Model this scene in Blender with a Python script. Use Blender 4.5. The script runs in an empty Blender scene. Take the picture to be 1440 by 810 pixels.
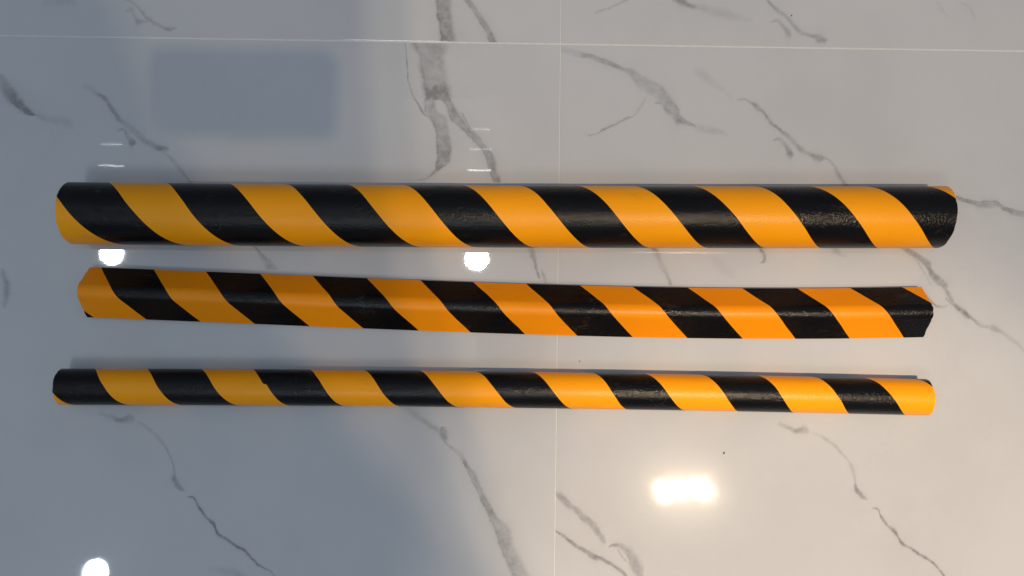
import bpy, bmesh, math, random
import numpy as np
from mathutils import Matrix, Vector

random.seed(7)
S = bpy.context.scene
COL = S.collection

# ------------------------------------------------------------------ camera
F, CAM_H, TILT, ROLL = 1122.0, 0.92, math.radians(4.2), 0.0154   # focal length in px of the 1440 px wide photograph
RM = Matrix.Rotation(TILT, 3, 'X') @ Matrix.Rotation(ROLL, 3, 'Z')
cam_d = bpy.data.cameras.new('camera')
cam = bpy.data.objects.new('camera', cam_d); COL.objects.link(cam)
cam.matrix_world = Matrix.Translation((0, 0, CAM_H)) @ RM.to_4x4()
cam_d.sensor_width = 36.0; cam_d.lens = 36.0 * F / 1440.0
cam_d.clip_start = 0.01; cam_d.clip_end = 100
S.camera = cam

# ------------------------------------------------------------------ exposure
S.view_settings.view_transform = 'Standard'; S.view_settings.look = 'None'
S.view_settings.exposure = 0.0; S.view_settings.gamma = 1.0
S.render.resolution_x, S.render.resolution_y = 1024, 576

# ------------------------------------------------------------------ dim cool room light
W = bpy.data.worlds.new('World'); S.world = W; W.use_nodes = True
W.node_tree.nodes['Background'].inputs[0].default_value = (0.80, 0.95, 1.18, 1)
W.node_tree.nodes['Background'].inputs[1].default_value = 0.277
_t = W.node_tree                      # ceiling a little paler than the walls
_tc = _t.nodes.new('ShaderNodeTexCoord'); _sp = _t.nodes.new('ShaderNodeSeparateXYZ'); _t.links.new(_tc.outputs['Generated'], _sp.inputs[0])
_mr = _t.nodes.new('ShaderNodeMapRange'); _t.links.new(_sp.outputs['Z'], _mr.inputs[0])
for _i, _v in enumerate((.62, .70, .62, 1.18)): _mr.inputs[1 + _i].default_value = _v
_vm = _t.nodes.new('ShaderNodeVectorMath'); _vm.operation = 'SCALE'; _vm.inputs[0].default_value = (0.78, 0.95, 1.20)
_t.links.new(_mr.outputs[0], _vm.inputs['Scale']); _t.links.new(_vm.outputs[0], _t.nodes['Background'].inputs[0])

# ------------------------------------------------------------------ ceiling lamps
def lamp(name, loc, size, power, colour, aim=None, spread=180):
    d = bpy.data.lights.new(name, 'AREA'); d.shape = 'DISK'; d.size = size
    d.energy = power; d.color = colour; d.spread = math.radians(spread)
    o = bpy.data.objects.new(name, d); COL.objects.link(o); o.location = loc
    if aim is not None:
        o.rotation_euler = (Vector(aim) - Vector(loc)).to_track_quat('-Z', 'Y').to_euler()
    return o
COOL = (0.86, 0.95, 1.0)
WARM = (1.0, 0.77, 0.52)
def spot(name, loc, aim, cone, blend, power, colour, size=0.05):
    d = bpy.data.lights.new(name, 'SPOT'); d.spot_size = math.radians(cone); d.spot_blend = blend
    d.energy = power; d.color = colour; d.shadow_soft_size = size
    o = bpy.data.objects.new(name, d); COL.objects.link(o); o.location = loc
    o.rotation_euler = (Vector(aim) - Vector(loc)).to_track_quat('-Z', 'Y').to_euler()
    return o
lamp('downlight', (-2.180, 0.475, 3.4), 0.128, 4.12, COOL)
lamp('downlight', (-0.194, 0.475, 3.4), 0.128, 4.12, COOL)
lamp('downlight', (-2.175, -1.224, 3.4), 0.128, 4.12, COOL)
lamp('cool_fill', (-0.700, -2.100, 3.4), 1.1, 27, COOL)  # unseen lamp, added to lift the cool light at lower left
spot('warm_spot', (0.825, -0.750, 3.4), (0.946, 0.80, 0), 45.4, 0.03, 84, WARM, 0.028)  # left cone edges of these spots shaped to stand in for the photographer's shadow
spot('warm_spot', (0.918, -0.752, 3.4), (1.292, 0.30, 0), 46.4, 0.03, 100, WARM, 0.016)
spot('warm_spot', (1.025, -0.738, 3.4), (1.477, 0.30, 0), 50.6, 0.03, 106, WARM, 0.016)
spot('warm_beam', (0.840, -0.750, 3.4), (0.36, -0.32, 0), 16.5, 0.70, 130, WARM, 0.025)
spot('warm_beam', (1.015, -0.740, 3.4), (0.40, -0.32, 0), 17.0, 0.70, 145, WARM, 0.028)
# thin lamps added at ceiling height to make the pale dashes in the polish
def dash_lamp(x, y, w, power):
    d = bpy.data.lights.new('dash_light', 'AREA'); d.shape = 'RECTANGLE'; d.size = w; d.size_y = .005
    d.energy = power; d.color = COOL
    o = bpy.data.objects.new('dash_light', d); COL.objects.link(o); o.location = (x, y, 3.4)
def over(px, py):
    """where at ceiling height a lamp must sit to be mirrored at this pixel"""
    d = RM @ Vector(((px - 720) / F, (405 - py) / F, -1)); k = -CAM_H / d.z
    return d.x * k - d.x / d.z * 3.4, d.y * k - d.y / d.z * 3.4
for px, py, w, e in ((157, 203, .12, .015), (157, 233, .14, .03), (676, 182, .10, .010), (676, 210, .12, .013), (674, 239, .13, .04)):
    dash_lamp(*over(px, py), w, e)

# ------------------------------------------------------------------ helpers
def un(px, py, z=0.0):
    """the point of the place, at height z, that the photograph shows at this pixel"""
    d = RM @ Vector(((px - 720) / F, (405 - py) / F, -1)); t = (z - CAM_H) / d.z
    return Vector((d.x * t, d.y * t, z))

def mesh_obj(name, verts, faces, mats, parent=None, smooth=True, normals=None):
    me = bpy.data.meshes.new(name); me.from_pydata([tuple(v) for v in verts], [], faces); me.update()
    for m in (mats if isinstance(mats, (list, tuple)) else [mats]): me.materials.append(m)
    if smooth: me.shade_smooth()
    if normals is not None: me.normals_split_custom_set_from_vertices([tuple(n) for n in normals])
    o = bpy.data.objects.new(name, me); COL.objects.link(o)
    if parent: o.parent = parent
    return o

def thing(name, label, cat, loc=(0, 0, 0), group=None):
    o = bpy.data.objects.new(name, None); COL.objects.link(o); o.location = loc
    o.empty_display_size = 0.05
    o['label'] = label; o['category'] = cat
    if group: o['group'] = group
    return o

class NT:
    def __init__(s, name):
        s.m = bpy.data.materials.new(name); s.m.use_nodes = True; s.t = s.m.node_tree
        s.b = s.t.nodes['Principled BSDF']
    def n(s, typ, **kw):
        x = s.t.nodes.new(typ)
        for k, v in kw.items():
            if isinstance(k, str) and k.startswith('i_'): x.inputs[k[2:]].default_value = v
            else: setattr(x, k, v)
        return x
    def l(s, a, b): s.t.links.new(a, b)
    def put(s, sock, v):
        if isinstance(v, (int, float)): sock.default_value = v
        elif isinstance(v, tuple): sock.default_value = v
        else: s.l(v, sock)
    def math(s, op, a, b=0.0, c=0.0, clamp=False):
        x = s.n('ShaderNodeMath', operation=op, use_clamp=clamp)
        s.put(x.inputs[0], a); s.put(x.inputs[1], b); s.put(x.inputs[2], c); return x.outputs[0]
    def rng(s, v, a, b, c=0.0, d=1.0, smooth=False):
        x = s.n('ShaderNodeMapRange'); x.interpolation_type = 'SMOOTHSTEP' if smooth else 'LINEAR'
        s.put(x.inputs[0], v)
        for i, q in enumerate((a, b, c, d)): s.put(x.inputs[1 + i], q)
        return x.outputs[0]
    def noise(s, vec, scale, detail=3.0, rough=0.55, col=False):
        x = s.n('ShaderNodeTexNoise'); s.l(vec, x.inputs['Vector'])
        x.inputs['Scale'].default_value = scale; x.inputs['Detail'].default_value = detail
        x.inputs['Roughness'].default_value = rough
        return x.outputs['Color' if col else 'Fac']
    def mix(s, f, a, b, blend='MIX'):
        x = s.n('ShaderNodeMix', data_type='RGBA', blend_type=blend)
        s.put(x.inputs[0], f); s.put(x.inputs[6], a); s.put(x.inputs[7], b); return x.outputs[2]
    def curve(s, v, pts):
        x = s.n('ShaderNodeFloatCurve'); s.l(v, x.inputs['Value'])
        c = x.mapping.curves[0]; x.mapping.use_clip = False
        while len(c.points) < len(pts): c.points.new(0.5, 0.5)
        for p, q in zip(c.points, pts): p.location = q; p.handle_type = 'AUTO_CLAMPED'
        x.mapping.update(); return x.outputs['Value']

# ------------------------------------------------------------------ marble: every vein is a traced line (px, py, width px, strength)
V_TOP_L = [  # slab above the joint, left
    dict(p=[(623,-6,22,.75),(624,0,22,.8),(624,20,21,.85),(627,33,19,.9),(630,57,21,1.0),(631,66,21,1.0)], edge=-1, soft=.25),
    dict(p=[(650,-6,8,.5),(656,0,8,.6),(674,23,8,.7),(686,43,8,.8),(692,57,9,.9),(696,66,9,.9)], edge=-1, soft=.4),
    dict(p=[(172,-5,3,.3),(192,8,3,.35),(210,28,5,.4),(222,36,4,.4),(236,41,5,.55),(250,40,2,.2)]),
    dict(p=[(176,16,3,.3),(182,14,5,.3),(189,24,7,.35),(194,32,8,.5),(204,31,4,.3),(212,29,3,.2)]),
    dict(p=[(60,2,10,.12),(90,1,12,.2),(108,6,8,.15)], soft=.9),
]
V_TOP_R = [
    dict(p=[(836,19,2,.25),(850,13,2,.4),(865,7,2.5,.35),(882,0,2.5,.45),(890,-5,2,.4)]),
    dict(p=[(945,-4,9,.7),(958,2,9,.75),(972,8,6,.65),(984,11,9,.25),(1020,20,12,.2),(1058,29,6,.08)], soft=.7),
    dict(p=[(1076,-5,3,.4),(1081,2,4,.55),(1095,16,5,.5),(1106,24,5,.4),(1116,36,6,.4),(1125,44,6,.5),(1139,50,5,.5),(1151,55,9,.65),(1166,57,3,.2)], soft=.6),
    dict(p=[(1084,31,2,.3),(1092,29,4,.35),(1099,36,7,.3),(1107,46,9,.6),(1114,49,4,.25)]),
    dict(p=[(1318,2,4,.10),(1328,18,4,.14),(1334,24,3,.08)]),
    dict(p=[(1352,2,5,.12),(1366,14,5,.16),(1372,28,3,.08)]),
]
V_L = [      # big slab, left
    dict(p=[(604,56,53,.62),(605,70,45,.62),(606,83,36,.6),(609,103,37,.6),(612,116,36,.62),(614,124,36,1.0),(616,137,35,1.0),(616,141,33,.55)], edge=-1, soft=.16),
    dict(p=[(605,138,15,.8),(604.5,150,15,.6),(616,167,21,.55),(622,186,18,.85),(623.5,200,21,.8),(624.5,220,19,.9),(620,233,13,.9),(611,243,4,.9),(601,250,3,.6),(590,254,6,.5)], edge=-1, soft=.16),
    dict(p=[(627,134,10,.9),(633,150,11,.85),(642,167,14,.7),(658,183,10,.75),(672,200,9,.7),(687,217,11,.9),(692,233,11,.9),(699,256,9,.9)], edge=-1, soft=.3),
    dict(p=[(648,158,2,.5),(661,178,2.2,.5),(672,191,2.2,.5),(681,206,2,.4)]),
    dict(p=[(569,58,2,.6),(572,80,2,.6),(573,100,2,.55),(577,124,2,.5),(586,142,2.5,.55),(596,160,3,.7),(606,168,2,.4)]),
    dict(p=[(0,104,7,.25),(5,112,10,.35),(9,122,14,.7),(18,137,15,.85),(30,150,10,.95),(44,161,7,1.0),(52,163,3,.6)], soft=.5),
    dict(p=[(52,162,6,.3),(70,168,9,.2),(88,170,11,.24),(104,178,5,.1)], soft=.8),
    dict(p=[(116,120,8,.12),(128,125,7,.25),(136,132,5,.4),(144,136,5,.6),(153,146,5,.6),(163,162,6,.7),(172,171,6,.5),(186,182,9,.35),(200,195,8,.45),(212,203,7,.5),(225,209,9,.7),(238,209,4,.3)], soft=.5),
    dict(p=[(164,184,2,.4),(172,181,3,.45),(179,190,6,.4),(185,200,8,.75),(191,201,3,.3)]),
    dict(p=[(226,212,3,.2),(236,219,4,.3),(250,235,5,.35),(268,256,4,.45),(282,268,3,.3)]),
    dict(p=[(345,330,3,.2),(358,347,3,.45),(368,358,5,.5),(376,368,10,.5),(384,380,14,.35)], soft=.5),
    dict(p=[(745,346,6,.35),(748,356,8,.5),(751,368,4,.65),(755,380,4,.6),(758,392,3,.7)], soft=.5),
    dict(p=[(762,378,2,.35),(765,388,4,.45),(768,398,3,.4)]),
    dict(p=[(2,376,4,.2),(6,390,7,.5),(10,404,8,.6),(8,420,7,.5),(6,434,3,.2)], soft=.7),
    dict(p=[(138,581,4,.2),(155,585,6,.3),(171,591,6,.7),(182,589,9,.55),(190,591,4,.2)], soft=.7),
    dict(p=[(192,592,3,.15),(208,602,4,.3),(222,615,5,.25),(235,632,3,.4),(241,645,2.5,.4),(244.5,662,3,.4),(246,674,7,.75),(251,684,7,.65),(258,692,6,.3)], soft=.5),
    dict(p=[(264,698,1.5,.6),(273,700,2.5,.8),(277,709,3,.9),(286,723,3,.9),(293,731,3,.9),(302,739,4.5,.95),(305,748,3.5,1.0),(318,759,3,.9),(332,768,3.2,.95),(346,776,3,.95),(356,788,3,.95),(366,797,2.6,.85),(380,803,2,.5),(388,812,2,.4)]),
    dict(p=[(292,800,6,.1),(312,803,8,.2),(330,806,10,.28),(346,812,6,.2)], soft=.8),
    dict(p=[(560,570,6,.15),(578,578,8,.25),(597,592,7,.35),(607,600,7,.4),(616,606,8,.4)], soft=.7),
    dict(p=[(622,601,7,.55),(622,606,10,.75),(624,613,9,.75),(627,623,3,.5)], soft=.5),
    dict(p=[(624,619,2,.35),(634,629,4,.35),(645,637,6,.3),(652,646,5,.5),(656,654,5,.85),(664,668,8,.75),(672,684,8,.75),(684,708,8.5,.85),(693,726,9,.8),(703,740,18,.62),(709,756,18,.65),(713,770,18,.7),(722,790,20,.65),(734,814,20,.65)], edge=-1, soft=.3),
    dict(p=[(658,663,1.6,.6),(664,676,1.6,.6),(673,694,1.6,.4)]),
]
V_R = [      # big slab, right
    dict(p=[(788,68,6,.2),(800,72,9,.25),(815,77,8,.4),(826,78,6,.7),(842,84,7,.6),(858,90,7,.7),(872,96,6,.6),(886,102,9,.5),(898,113,14,.45),(912,122,16,.45),(925,130,17,.5),(938,143,18,.62),(948,156,16,.72),(957,167,9,.8),(966,173,5,.7),(973,176,4,.75),(979,178,2,.2)], soft=.45, edge=-1),
    dict(p=[(920,146,2,.4),(930,144,5,.4),(936,152,8,.5),(944,160,6,.5)]),
    dict(p=[(974,178,8,.15),(990,182,9,.25),(1008,185,8,.25),(1024,190,4,.1)], soft=.8),
    dict(p=[(909,136,3,.2),(902,149,3,.25),(894,160,3,.25),(889,165,2,.25)]),
    dict(p=[(890,164,2,.3),(878,168,3,.6),(866,175,2.5,.5),(852,181,3,.65),(840,187,2,.45),(826,190,2,.3)]),
    dict(p=[(975,98,10,.08),(992,108,12,.2),(1012,122,8,.12),(1030,137,5,.1)], soft=.9),
    dict(p=[(1036,141,3,.25),(1046,139,3,.35),(1056,145,4,.5),(1064,151,6,.65),(1073,158,4,.5),(1082,170,5,.6),(1093,180,4,.6),(1106,190,5,.5),(1118,202,6,.4),(1126,210,7,.55),(1137,216,6,.5),(1149,222,10,.65),(1162,223,4,.35),(1169,229,4,.3),(1176,240,5,.4),(1186,256,5,.5),(1196,268,4,.3)], soft=.55),
    dict(p=[(1086,198,2,.3),(1094,196,4,.4),(1101,201,6,.3),(1109,214,9,.75),(1116,217,4,.3)]),
    dict(p=[(1340,277,4,.6),(1352,280,5,.8),(1366,283,6,.8),(1378,288,9,.8),(1390,288,11,.75),(1400,287,9,.75),(1412,293,6,.8),(1424,298,8,.8),(1444,303,7,.75),(1460,309,6,.6)], soft=.35, edge=-1),
    dict(p=[(1262,338,5,.4),(1275,351,7,.6),(1287,359,8,.75),(1298,366,10,.65),(1307,377,6,.7),(1315,389,10,.75),(1323,398,11,.6),(1330,407,5,.55),(1337,418,5,.55),(1344,431,4,.5)], soft=.4),
    dict(p=[(1283,361,3,.2),(1294,374,3,.3),(1303,388,3,.3),(1310,402,2,.2)]),
    dict(p=[(1296,412,2,.5),(1310,423,3,.7),(1318,430,3,.6),(1328,431,3,.3),(1337,425,3,.3)]),
    dict(p=[(1330,418,3,.4),(1340,427,4,.6),(1347,433,7,.75),(1356,440,8,.85),(1364,446,5,.75),(1374,454,4,.5),(1386,459,4,.35),(1398,462,8,.5),(1410,468,5,.3),(1424,479,6,.25),(1446,498,5,.25)], soft=.5),
    dict(p=[(916,344,4,.7),(921,352,7,.7),(926,362,8,.35),(932,376,8,.3),(938,388,4,.5),(944,401,4,.65)], soft=.6),
    dict(p=[(1067,346,3,.4),(1072,355,5,.7),(1076,364,4,.6),(1072,371,7,.65)], soft=.5),
    dict(p=[(1168,340,6,.3),(1178,356,8,.35),(1188,362,6,.15)], soft=.8),
    dict(p=[(1000,360,10,.07),(1014,374,12,.14),(1030,392,8,.08)], soft=.9),
    dict(p=[(780,692,2,.4),(784,696,6,.55),(791,702,10,.6),(799,709,10,.65),(808,715,7,.5),(818,725,9,.55),(828,733,9,.6),(838,744,9,.6),(848,757,8,.5),(853,761,3,.3)], soft=.4),
    dict(p=[(855,769,2,.6),(862,767,4,.7),(872,768,6,.6),(881,775,8,.6),(888,786,14,.55),(896,797,15,.6),(906,812,14,.5)], soft=.45),
    dict(p=[(868,772,2,.4),(874,782,2,.4),(880,790,3,.4)]),
    dict(p=[(778,745,3,.7),(786,750,3,.8),(798,758,4,.8),(810,767,5,.8),(822,773,5,.75),(833,781,7,.85),(846,786,5,.8),(858,792,4,.75),(870,801,4,.8),(884,813,4,.7)], soft=.4),
    dict(p=[(1094,595,4,.2),(1108,601,5,.4),(1122,606,6,.75),(1131,604,9,.5),(1138,606,4,.2)], soft=.7),
    dict(p=[(1142,606,4,.1),(1158,616,4,.25),(1170,624,5,.35),(1180,634,3,.35),(1190,645,3,.25),(1199,658,5,.3),(1203,676,2.5,.35),(1205,690,6,.75),(1211,698,6,.7),(1218,704,4,.3)], soft=.5),
    dict(p=[(1226,714,1.5,.5),(1234,715,2.5,.7),(1238,726,3,.8),(1248,738,3,.8),(1262,752,4.5,.9),(1266,761,4.5,.9),(1278,770,3,.8),(1292,778,3,.85),(1308,789,3,.85),(1318,798,3,.85),(1327,809,3,.8),(1334,818,3,.7)]),
]
V_FAR = [   # slabs outside the picture: one loose diagonal vein each
    dict(p=[(0,60,6,.4),(120,160,12,.5),(260,330,8,.6),(420,430,14,.5),(560,640,6,.5)], soft=.5),
]

def marble(name, veins, shift=(0, 0)):
    k = NT(name)
    geo = k.n('ShaderNodeNewGeometry').outputs['Position']
    if shift != (0, 0):
        mp = k.n('ShaderNodeMapping'); k.l(geo, mp.inputs[0]); mp.inputs['Location'].default_value = (-shift[0], -shift[1], 0)
        geo = mp.outputs[0]
    # ragged outlines: push the lookup point about by a millimetre or two
    def warp(src, scale, amp, det):
        c = k.noise(src, scale, det, .6, col=True)
        a = k.n('ShaderNodeVectorMath', operation='SUBTRACT'); k.l(c, a.inputs[0]); a.inputs[1].default_value = (.5, .5, .5)
        b = k.n('ShaderNodeVectorMath', operation='MULTIPLY_ADD'); k.l(a.outputs[0], b.inputs[0])
        b.inputs[1].default_value = (amp, amp, 0); k.l(src, b.inputs[2]); return b.outputs[0]
    p = warp(warp(geo, 60, .0055, 3), 300, .0022, 2)
    sep = k.n('ShaderNodeSeparateXYZ'); k.l(p, sep.inputs[0])
    X, Y = sep.outputs[0], sep.outputs[1]
    fleck = k.rng(k.noise(geo, 110, 3, .6), .32, .65, .58, 1.12)
    blot = k.rng(k.noise(geo, 38, 2, .5), .34, .62, .72, 1.12)
    acc = None
    for v in veins:
        P = [(un(a, b), w / 1215.0, s) for a, b, w, s in v['p']]
        dx = abs(P[-1][0].x - P[0][0].x); dy = abs(P[-1][0].y - P[0][0].y)
        ax = 0 if dx > dy else 1
        xs = [q[0][ax] for q in P]; sg = 1 if xs[-1] > xs[0] else -1
        for i in range(1, len(xs)):                       # monotone along the main axis
            if (xs[i] - xs[i-1]) * sg < 4e-4: xs[i] = xs[i-1] + sg * 4e-4
        a0, a1 = min(xs), max(xs)
        ws = [q[0][1-ax] for q in P]; c0 = min(ws) - .002; c1 = max(ws) + .002
        rows = []
        for i, q in enumerate(P):
            i0, i1 = max(0, i-1), min(len(P)-1, i+1)
            sl = (ws[i1] - ws[i0]) / (xs[i1] - xs[i0] + 1e-9)
            rows.append(((xs[i]-a0)/(a1-a0), (ws[i]-c0)/(c1-c0), .5 * q[1] * min(2.2, math.sqrt(1 + sl*sl)), q[2]))
        rows.sort()
        hm = max(r[2] for r in rows)
        A, B = (X, Y) if ax == 0 else (Y, X)
        t = k.rng(A, a0, a1)
        c = k.math('MULTIPLY_ADD', k.curve(t, [(r[0], r[1]) for r in rows]), c1 - c0, c0)
        h = k.math('MULTIPLY', k.curve(t, [(r[0], r[2]/hm) for r in rows]), hm)
        I = k.curve(t, [(r[0], r[3]) for r in rows])
        d = k.math('DIVIDE', k.math('SUBTRACT', B, c), k.math('MAXIMUM', h, 3e-4))
        so = v.get('soft', .6); so = min(.95, so + .2)
        m = k.rng(k.math('ABSOLUTE', d), 1 - so, 1 + so, 1, 0, smooth=True)
        over = k.math('ABSOLUTE', k.math('SUBTRACT', A, (a0 + a1) / 2))
        m = k.math('MULTIPLY', m, k.rng(over, (a1-a0)/2, (a1-a0)/2 + 1e-5, 1, 0))
        m = k.math('MULTIPLY', m, I)
        if 'edge' in v:                                   # the darker line along one rim
            side = v['edge'] if ax == 1 else -v['edge']
            e = k.rng(k.math('ABSOLUTE', k.math('SUBTRACT', d, side * .86)), 0, .22, .55, 0, smooth=True)
            m = k.math('ADD', k.math('MULTIPLY', m, k.math('MULTIPLY', blot, .82)), k.math('MULTIPLY', e, k.math('MULTIPLY', m, 1.0)))
        m = k.math('ADD', m, k.math('MULTIPLY', k.rng(k.math('ABSOLUTE', d), .5, 4.5, .13, 0, smooth=True), k.math('MULTIPLY', I, k.rng(over, (a1-a0)/2 - .004, (a1-a0)/2 + .001, 1, 0, smooth=True))))
        acc = m if acc is None else k.math('MAXIMUM', acc, m)
    acc = k.math('MULTIPLY', acc, fleck, clamp=True)
    # pale clouds and faint hair veins in the white body
    cl = k.rng(k.noise(geo, 5.5, 5, .6), .38, .70, 0, .20, smooth=True)
    hair = k.math('ABSOLUTE', k.math('SUBTRACT', k.noise(geo, 4.0, 6, .62), .5))
    hair = k.math('MULTIPLY', k.rng(hair, 0, .006, .09, 0), k.rng(k.noise(geo, 3.0, 2), .5, .65))
    acc2 = k.math('ADD', cl, hair)
    white = (0.48, 0.48, 0.488, 1)
    col = k.mix(acc2, white, (0.34, 0.34, 0.35, 1))
    col = k.mix(k.math('MULTIPLY', acc, .72), col, (0.108, 0.106, 0.104, 1))
    # tiny dust specks
    vo = k.n('ShaderNodeTexVoronoi'); k.l(geo, vo.inputs['Vector']); vo.inputs['Scale'].default_value = 34
    sp = k.math('LESS_THAN', vo.outputs['Distance'], k.math('MULTIPLY', k.rng(k.noise(geo, 9, 1), .50, .7), .036))
    col = k.mix(k.math('MULTIPLY', sp, .5), col, (0.2, 0.19, 0.18, 1))
    k.l(col, k.b.inputs['Base Color'])
    k.b.inputs['Roughness'].default_value = 0.17
    k.b.inputs['Specular IOR Level'].default_value = 0.016
    k.b.inputs['Coat Weight'].default_value = 1.0
    k.l(k.rng(k.noise(geo, 11, 4, .65), .42, .68, .020, .036), k.b.inputs['Coat Roughness'])
    k.b.inputs['Coat IOR'].default_value = 1.6
    bp = k.n('ShaderNodeBump'); bp.inputs['Strength'].default_value = 0.25; bp.inputs['Distance'].default_value = 0.00015
    k.l(k.math('ADD', k.noise(geo, 14, 2, .5), k.math('MULTIPLY', k.noise(geo, 120, 2, .5), .05)), bp.inputs['Height']); k.l(bp.outputs[0], k.b.inputs['Coat Normal'])
    return k.m

def grout_mat():
    k = NT('grout'); g = k.n('ShaderNodeNewGeometry').outputs['Position']
    c = k.mix(k.noise(g, 120, 4), (0.66, 0.65, 0.64, 1), (0.50, 0.49, 0.475, 1))
    k.l(c, k.b.inputs['Base Color']); k.b.inputs['Roughness'].default_value = .8
    bp = k.n('ShaderNodeBump'); bp.inputs['Strength'].default_value = .4; bp.inputs['Distance'].default_value = .0003
    k.l(k.noise(g, 900, 2), bp.inputs['Height']); k.l(bp.outputs[0], k.b.inputs['Normal'])
    return k.m

# ------------------------------------------------------------------ floor and its tiles
TW, GAP, TH = 0.8, 0.0017, 0.009
JX, JY = 0.0530, 0.3577
x0, y0 = JX - 2*TW, JY - 2*TW
fl = mesh_obj('floor', [(x0-.02, y0-.02, -.0004), (x0+4*TW+.02, y0-.02, -.0004), (x0+4*TW+.02, y0+3*TW+.02, -.0004), (x0-.02, y0+3*TW+.02, -.0004)],
              [(0, 1, 2, 3)], grout_mat(), smooth=False)
fl['kind'] = 'structure'
def tile_mesh():
    bm = bmesh.new(); bmesh.ops.create_cube(bm, size=1)
    bmesh.ops.scale(bm, vec=(TW-GAP*.5, TW-GAP*1.1, TH), verts=bm.verts)
    bmesh.ops.translate(bm, vec=(0, 0, -TH/2), verts=bm.verts)
    top = [e for e in bm.edges if all(v.co.z > -1e-6 for v in e.verts)]
    bmesh.ops.bevel(bm, geom=top, offset=.0006, segments=2, profile=.5, affect='EDGES')
    me = bpy.data.meshes.new('tile'); bm.to_mesh(me); bm.free(); return me
tm = tile_mesh()
far = marble('marble_far', V_FAR)
mats = {(1, 1): marble('marble', V_L), (2, 1): marble('marble', V_R), (1, 2): marble('marble', V_TOP_L), (2, 2): marble('marble', V_TOP_R)}
for i in range(4):
    for j in range(3):
        me = tm.copy()
        me.materials.append(mats.get((i, j)) or marble('marble_far', V_FAR, ((i-1)*TW, (j-1)*TW)))
        o = bpy.data.objects.new('tile', me); COL.objects.link(o); o.parent = fl
        o.location = (x0 + (i+.5)*TW, y0 + (j+.5)*TW, 0)

# ------------------------------------------------------------------ foam guards
def foam_skin(name, c, c2, rough, bump, spec=.42, scuffs=False):
    k = NT(name); g = k.n('ShaderNodeTexCoord').outputs['Object']
    st = k.n('ShaderNodeMapping'); k.l(g, st.inputs[0]); st.inputs['Scale'].default_value = (.35, 1, 1)
    n = k.noise(st.outputs[0], 22, 4, .6)
    col = k.mix(k.rng(n, .35, .7), c, c2)
    sm = k.rng(k.noise(st.outputs[0], 75, 5, .7), .60, .78, 0, .22)
    col = k.mix(sm, col, (.10, .075, .05, 1))
    if scuffs:                                     # pale rubbed marks
        w = k.n('ShaderNodeVectorMath', operation='MULTIPLY_ADD'); k.l(k.noise(g, 40, 3, .6, col=True), w.inputs[0])
        w.inputs[1].default_value = (.03, .03, .03); k.l(g, w.inputs[2])
        v = k.n('ShaderNodeTexVoronoi', feature='DISTANCE_TO_EDGE'); k.l(w.outputs[0], v.inputs['Vector']); v.inputs['Scale'].default_value = 55
        ln = k.math('MULTIPLY', k.rng(v.outputs['Distance'], 0, .05, 1, 0), k.rng(k.noise(g, 17, 3, .6), .63, .72))
        col = k.mix(k.math('MULTIPLY', ln, .14), col, (.16, .15, .14, 1))
    k.l(col, k.b.inputs['Base Color'])
    k.l(k.rng(n, .3, .7, rough - .04, rough + .06), k.b.inputs['Roughness'])
    k.b.inputs['Specular IOR Level'].default_value = spec
    h = k.math('ADD', k.noise(g, 470, 2, .65), k.math('MULTIPLY', k.noise(st.outputs[0], 60, 3), .35))
    bp = k.n('ShaderNodeBump'); bp.inputs['Strength'].default_value = bump; bp.inputs['Distance'].default_value = .0006
    k.l(h, bp.inputs['Height']); k.l(bp.outputs[0], k.b.inputs['Normal'])
    return k.m
def plain(name, c, rough, bump=.3, scale=700):
    k = NT(name); g = k.n('ShaderNodeTexCoord').outputs['Object']
    k.l(k.mix(k.noise(g, 60, 4), c, tuple(x*.75 for x in c[:3]) + (1,)), k.b.inputs['Base Color'])
    k.b.inputs['Roughness'].default_value = rough
    bp = k.n('ShaderNodeBump'); bp.inputs['Strength'].default_value = bump; bp.inputs['Distance'].default_value = .0006
    k.l(k.noise(g, scale, 3), bp.inputs['Height']); k.l(bp.outputs[0], k.b.inputs['Normal'])
    return k.m
BLACK = foam_skin('black_print', (.0034, .003, .0033, 1), (.005, .0046, .0048, 1), .20, .95, .19, True)
LINER = plain('tape_liner', (.7, .69, .66, 1), .5)

def profile_round(r, y, n=72):
    """circle with a right-angled notch below: it stands on the two lips; s = 0 at the far side, 1 at the near side"""
    hc = r * .7071; out = []; a0 = math.atan2(y, CAM_H - hc)   # the far outline as seen from the camera
    for i in range(n + 1):
        a = math.radians(-45 + 270 * i / n)
        out.append((r*math.cos(a), hc + r*math.sin(a), math.cos(a), math.sin(a), (a - a0) / math.pi))
    inner = [(-r*.12, hc*.80), (0, hc*.92), (r*.12, hc*.80)]   # round the notch from the near lip back to the far one
    return out, inner
def profile_angle(half, R, t):
    """angle strip lying like a roof: two flat legs with a rounded ridge"""
    q = math.sqrt(.5); zc = half + t*q                          # sharp ridge height
    yc, zr = 0, zc - R*math.sqrt(2)
    out = []; L = (half - R*q) / q
    for i in range(15):
        d = L * (1 - i/14.0); out.append([R*q + d*q, zr + R*q - d*q, q, q])
    for i in range(1, 24):
        a = math.radians(45 + 90*i/24.0); out.append([R*math.cos(a), zr + R*math.sin(a), math.cos(a), math.sin(a)])
    for i in range(15):
        d = L * i/14.0; out.append([-R*q - d*q, zr + R*q - d*q, -q, q])
    acc = [0]
    for a, b in zip(out, out[1:]): acc.append(acc[-1] + math.hypot(a[0]-b[0], a[1]-b[1]))
    out = [tuple(o) + (s/acc[-1],) for o, s in zip(out, acc)]
    e = half - t*q
    inner = [(-e, 0), (-R*.35, zr + R*.1), (R*.35, zr + R*.1), (e, 0)]
    return out, inner

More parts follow.
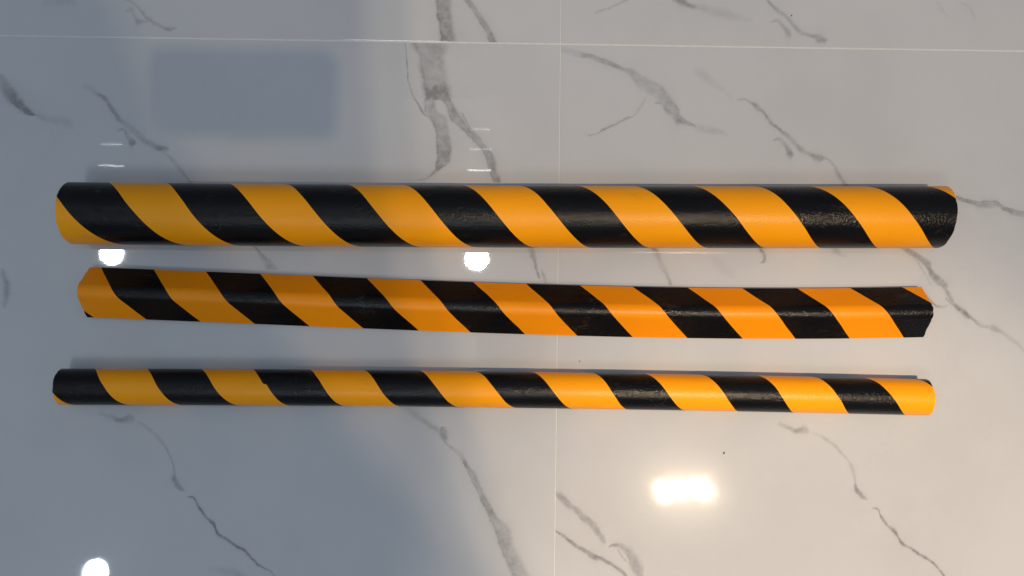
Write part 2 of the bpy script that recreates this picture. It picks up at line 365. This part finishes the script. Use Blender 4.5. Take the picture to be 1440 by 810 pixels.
def guard(name, label, prof, x_ends, axis, stripes, skin, group, notch=None, seed=1):
    rnd = random.Random(seed)
    out, inner = prof
    # centre line: parabola or cubic through the measured points
    ax = np.polyfit([a[0] for a in axis], [a[1] for a in axis], min(3, len(axis)-1) if len(axis) > 3 else 2)
    yc = lambda x: float(np.polyval(ax, x))
    mid = ((x_ends[0] + x_ends[1]) / 2)
    root = thing(name, label, 'edge guard', (mid, yc(mid), 0), group)
    jit = [[rnd.uniform(-1, 1) for _ in range(40)] for _ in range(2)]
    def end(e, s):                                             # slightly crooked hand cut
        u = (s + .35) / 1.7 * 38; i = int(u); f = u - i
        r = jit[e][i]*(1-f) + jit[e][i+1]*f
        return x_ends[e] + x_ends[2+e] * (s - .5) + r * .0005
    def pt(x, o, lift=0.0):
        return (x - mid, o[0] + o[2]*lift + yc(x) - yc(mid), o[1] + o[3]*lift)
    NX, n = 120, len(out)
    vs, fs, ns = [], [], []
    for i in range(NX + 1):
        for o in out:
            a, b = end(0, o[4]), end(1, o[4]); vs.append(pt(a + (b-a)*i/NX, o)); ns.append((0, o[2], o[3]))
    for i in range(NX):
        for j in range(n-1):
            a = i*n + j; fs.append((a, a+1, a+n+1, a+n))
    mesh_obj('foam_body', vs, fs, skin, root, normals=ns)
    # underside with its peel-off liner
    vs, fs = [], []; rim = [out[-1][:2]] + list(inner) + [out[0][:2]]
    for i in range(41):
        for q, sv in zip(rim, [out[-1][4]] + [.5]*len(inner) + [out[0][4]]):
            a, b = end(0, sv), end(1, sv); x = a + (b-a)*i/40; vs.append((x - mid, q[0] + yc(x) - yc(mid), q[1]))
    m = len(rim)
    for i in range(40):
        for j in range(m-1):
            a = i*m + j; fs.append((a, a+1, a+m+1, a+m))
    mesh_obj('tape_liner', vs, fs, LINER, root, smooth=False)
    # the two cut ends
    ring = [(o[0], o[1], o[4]) for o in out] + [(q[0], q[1], .5) for q in inner]
    for e in (0, 1):
        v = [(end(e, s) - mid, y + yc(x_ends[e]) - yc(mid), z) for y, z, s in ring]
        f = list(range(len(v))) if e == 0 else list(range(len(v)))[::-1]
        mesh_obj('cut_end', v, [tuple(f)], FOAM, root, smooth=False)
    # printed black stripes: thin film wrapped round the skin
    NS = 28
    for (t0, b0, t1, b1) in stripes:
        w = [[rnd.uniform(-1, 1) for _ in range(30)] for _ in range(2)]
        vs, fs, ns, keep = [], [], [], []
        for j, o in enumerate(out):
            s = o[4]; u = (s + .35)/1.7*14; i0 = int(u); f = u - i0
            l = t0 + (b0-t0)*s + (w[0][i0]*(1-f) + w[0][i0+1]*f)*.0004
            r = t1 + (b1-t1)*s + (w[1][i0]*(1-f) + w[1][i0+1]*f)*.0004
            if notch and notch[0] == (t0, b0):
                if s < notch[1]: l -= .0025 * min(1, 1.0)
                else: l += .0010
            l = max(l, end(0, s)); r = min(r, end(1, s)); keep.append(r > l + 2e-5)
            r = max(r, l)
            for i in range(NS+1):
                x = l + (r-l)*i/NS; vs.append(pt(x, o, .00012)); ns.append((0, o[2], o[3]))
        for j in range(n-1):
            if not (keep[j] or keep[j+1]): continue
            for i in range(NS):
                a = j*(NS+1) + i; fs.append((a, a+NS+1, a+NS+2, a+1))
        if fs:
            o_ = mesh_obj('black_stripe', vs, fs, BLACK, root, normals=ns)
            o_.data.validate()
    return root

def edges(tops, bots, ytop, ybot, hc, first_black, tip=0.0):
    """stripe borders measured in the photograph, as metres along the far and the near side"""
    f = lambda lin, x: lin[0][1] + (lin[1][1]-lin[0][1]) * (x - lin[0][0]) / (lin[1][0]-lin[0][0])
    T = [un(x, f(ytop, x), hc + tip).x for x in tops]; B = [un(x, f(ybot, x), hc - tip).x for x in bots]
    if tip:                                        # the outermost sliver of a round side cannot be read: carry the slope on
        T, B = [t - .10*(b-t) for t, b in zip(T, B)], [b + .07*(b-t) for t, b in zip(T, B)]
    return [(T[i], B[i], T[i+1], B[i+1]) for i in range(0 if first_black else 1, len(T)-1, 2)]

G = 'striped foam edge guards laid side by side on the tiles'
# thickest, round
r1 = .0350; hc = r1*.7071
T1 = [72, 161, 242.5, 330, 410, 495, 575, 656, 736, 817, 896, 977, 1064, 1140, 1220, 1302, 1385]
B1 = [175, 264, 337, 429, 507, 590, 667, 750, 829, 911, 991, 1072, 1150, 1231, 1309, 1385, 1460]
T1 = T1[:15+1] ; B1 = [175, 264, 337, 429, 507, 590, 667, 750, 829, 911, 991, 1072, 1150, 1231, 1309, 1390]
st = edges(T1, B1, [(100, 256), (1340, 263)], [(100, 343), (1320, 349)], hc, True, r1*.16)
FOAM = plain('cut_foam', (.62, .30, .05, 1), .9, .8, 1200)
SK1 = foam_skin('yellow_skin', (.95, .36, .003, 1), (.90, .33, .003, 1), .34, .5, .22)
guard('edge_guard', 'thickest round yellow and black striped foam guard, farthest up, nearest the white tile joint',
      profile_round(r1, .147), (-.4985, .4835, .003, -.006), [(-.4514, .1431), (-.0012, .1468), (.3372, .1513)], st, SK1, G, seed=3)
# middle, angled
T2 = [66, 142, 216, 290, 366, 440, 516, 591, 666, 740, 816, 890, 967, 1044, 1121, 1196, 1269]
B2 = [60, 132, 206, 282, 359, 435, 511, 589, 662, 739, 812, 890, 967, 1044, 1119, 1195, 1271, 1345]
f2t, f2b = [(142, 377), (1196, 405.5)], [(140, 446), (1196, 475.5)]
T2b = [-10, 66] + T2[1:]                                     # border i runs from T2b[i] on the far side to B2[i] on the near side
st = edges(T2b + [], B2, f2t, f2b, .007, True)
st = edges([-10, 66, 142, 216, 290, 366, 440, 516, 591, 666, 740, 816, 890, 967, 1044, 1121, 1196, 1269],
           [60, 132, 206, 282, 359, 435, 511, 589, 662, 739, 812, 890, 967, 1044, 1119, 1195, 1271, 1345], f2t, f2b, .007, True)
SK2 = foam_skin('orange_skin', (.90, .292, .002, 1), (.86, .265, .002, 1), .34, .5, .22)
guard('edge_guard', 'orange and black striped foam guard with flat sides, between the two round ones',
      profile_angle(.0288, .012, .010), (-.4855, .4705, 0, .001), [(-.4718, .0545), (-.353, .0517), (0, .0434), (.388, .0441)], st, SK2, G, seed=5)
# thinnest, round
r3 = .0203
st = edges([62, 137, 211, 287, 362, 439, 515, 592, 671, 750, 835, 907, 987, 1066, 1144, 1216, 1288, 1372],
           [105, 182, 256, 335, 406, 484, 562, 644, 724, 802, 880, 960, 1036, 1113, 1192, 1270, 1338, 1424],
           [(150, 519.5), (1216, 533)], [(150, 569), (1216, 581)], r3*.7071, True, -r3*.055)
SK3 = foam_skin('bright_yellow_skin', (.96, .36, .003, 1), (.92, .335, .003, 1), .32, .5, .22)
guard('edge_guard', 'thinnest round yellow and black striped foam guard, nearest the bright warm glare',
      profile_round(r3, -.050), (-.5045, .4685, .002, .001), [(-.4551, -.0522), (.0018, -.0484), (.3994, -.0492)], st, SK3, G, notch=(st[2][:2], .45), seed=8)

# ------------------------------------------------------------------ the phone that takes the picture (its shadow lies on the tiles at upper left)
def slab(name, w, d, h, r, z, m, parent, at=(0, 0)):
    bm = bmesh.new(); ring = []
    for cx, cy, a0 in ((1, 1, 0), (-1, 1, 90), (-1, -1, 180), (1, -1, 270)):
        for i in range(7):
            a = math.radians(a0 + 15*i); ring.append((at[0] + cx*(w/2-r) + r*math.cos(a), at[1] + cy*(d/2-r) + r*math.sin(a)))
    lo = [bm.verts.new((x, y, z)) for x, y in ring]; hi = [bm.verts.new((x, y, z+h)) for x, y in ring]
    bm.faces.new(lo[::-1]); bm.faces.new(hi)
    for i in range(len(ring)):
        j = (i+1) % len(ring); bm.faces.new((lo[i], lo[j], hi[j], hi[i]))
    me = bpy.data.meshes.new(name); bm.to_mesh(me); bm.free(); me.materials.append(m)
    o = bpy.data.objects.new(name, me); COL.objects.link(o); o.parent = parent; return o
ph = thing('phone', 'dark phone held level above the tiles, throwing the rectangular shadow at upper left', 'phone', (0.0, 0.0, 0.95))
PB = plain('phone_shell', (.03, .03, .035, 1), .3, .02); PG = plain('phone_glass', (.01, .01, .012, 1), .08, .01)
slab('shell', .160, .075, .008, .011, 0, PB, ph)
slab('screen', .152, .068, .0006, .008, .008, PG, ph)
slab('camera_bump', .022, .030, .0015, .006, -.0015, PG, ph, (-.06, .015))

# ------------------------------------------------------------------ crumbs on the tiles
CR = plain('crumb', (.06, .05, .04, 1), .9)
def crumb(px, py, size, label):
    bm = bmesh.new(); bmesh.ops.create_icosphere(bm, subdivisions=2, radius=1)
    for v in bm.verts: v.co *= random.uniform(.75, 1.15)
    bmesh.ops.scale(bm, vec=(size, size*.45, size*.4), verts=bm.verts)
    me = bpy.data.meshes.new('crumb'); bm.to_mesh(me); bm.free(); me.materials.append(CR)
    o = bpy.data.objects.new('crumb', me); COL.objects.link(o)
    p = un(px, py); o.location = (p.x, p.y, size*.36); o.rotation_euler = (0, 0, random.uniform(.9, 1.3))
    o['label'] = label; o['category'] = 'crumb'; o['group'] = 'dark crumbs lying on the tiles'
crumb(1018, 637, .0017, 'largest dark crumb, on the bare tile up and right of the warm glare')
crumb(1113, 22, .0012, 'small dark crumb beside the grey vein on the top right tile')
crumb(815, 508, .0010, 'tiny dark crumb in the gap above the thinnest guard, right of the upright joint')
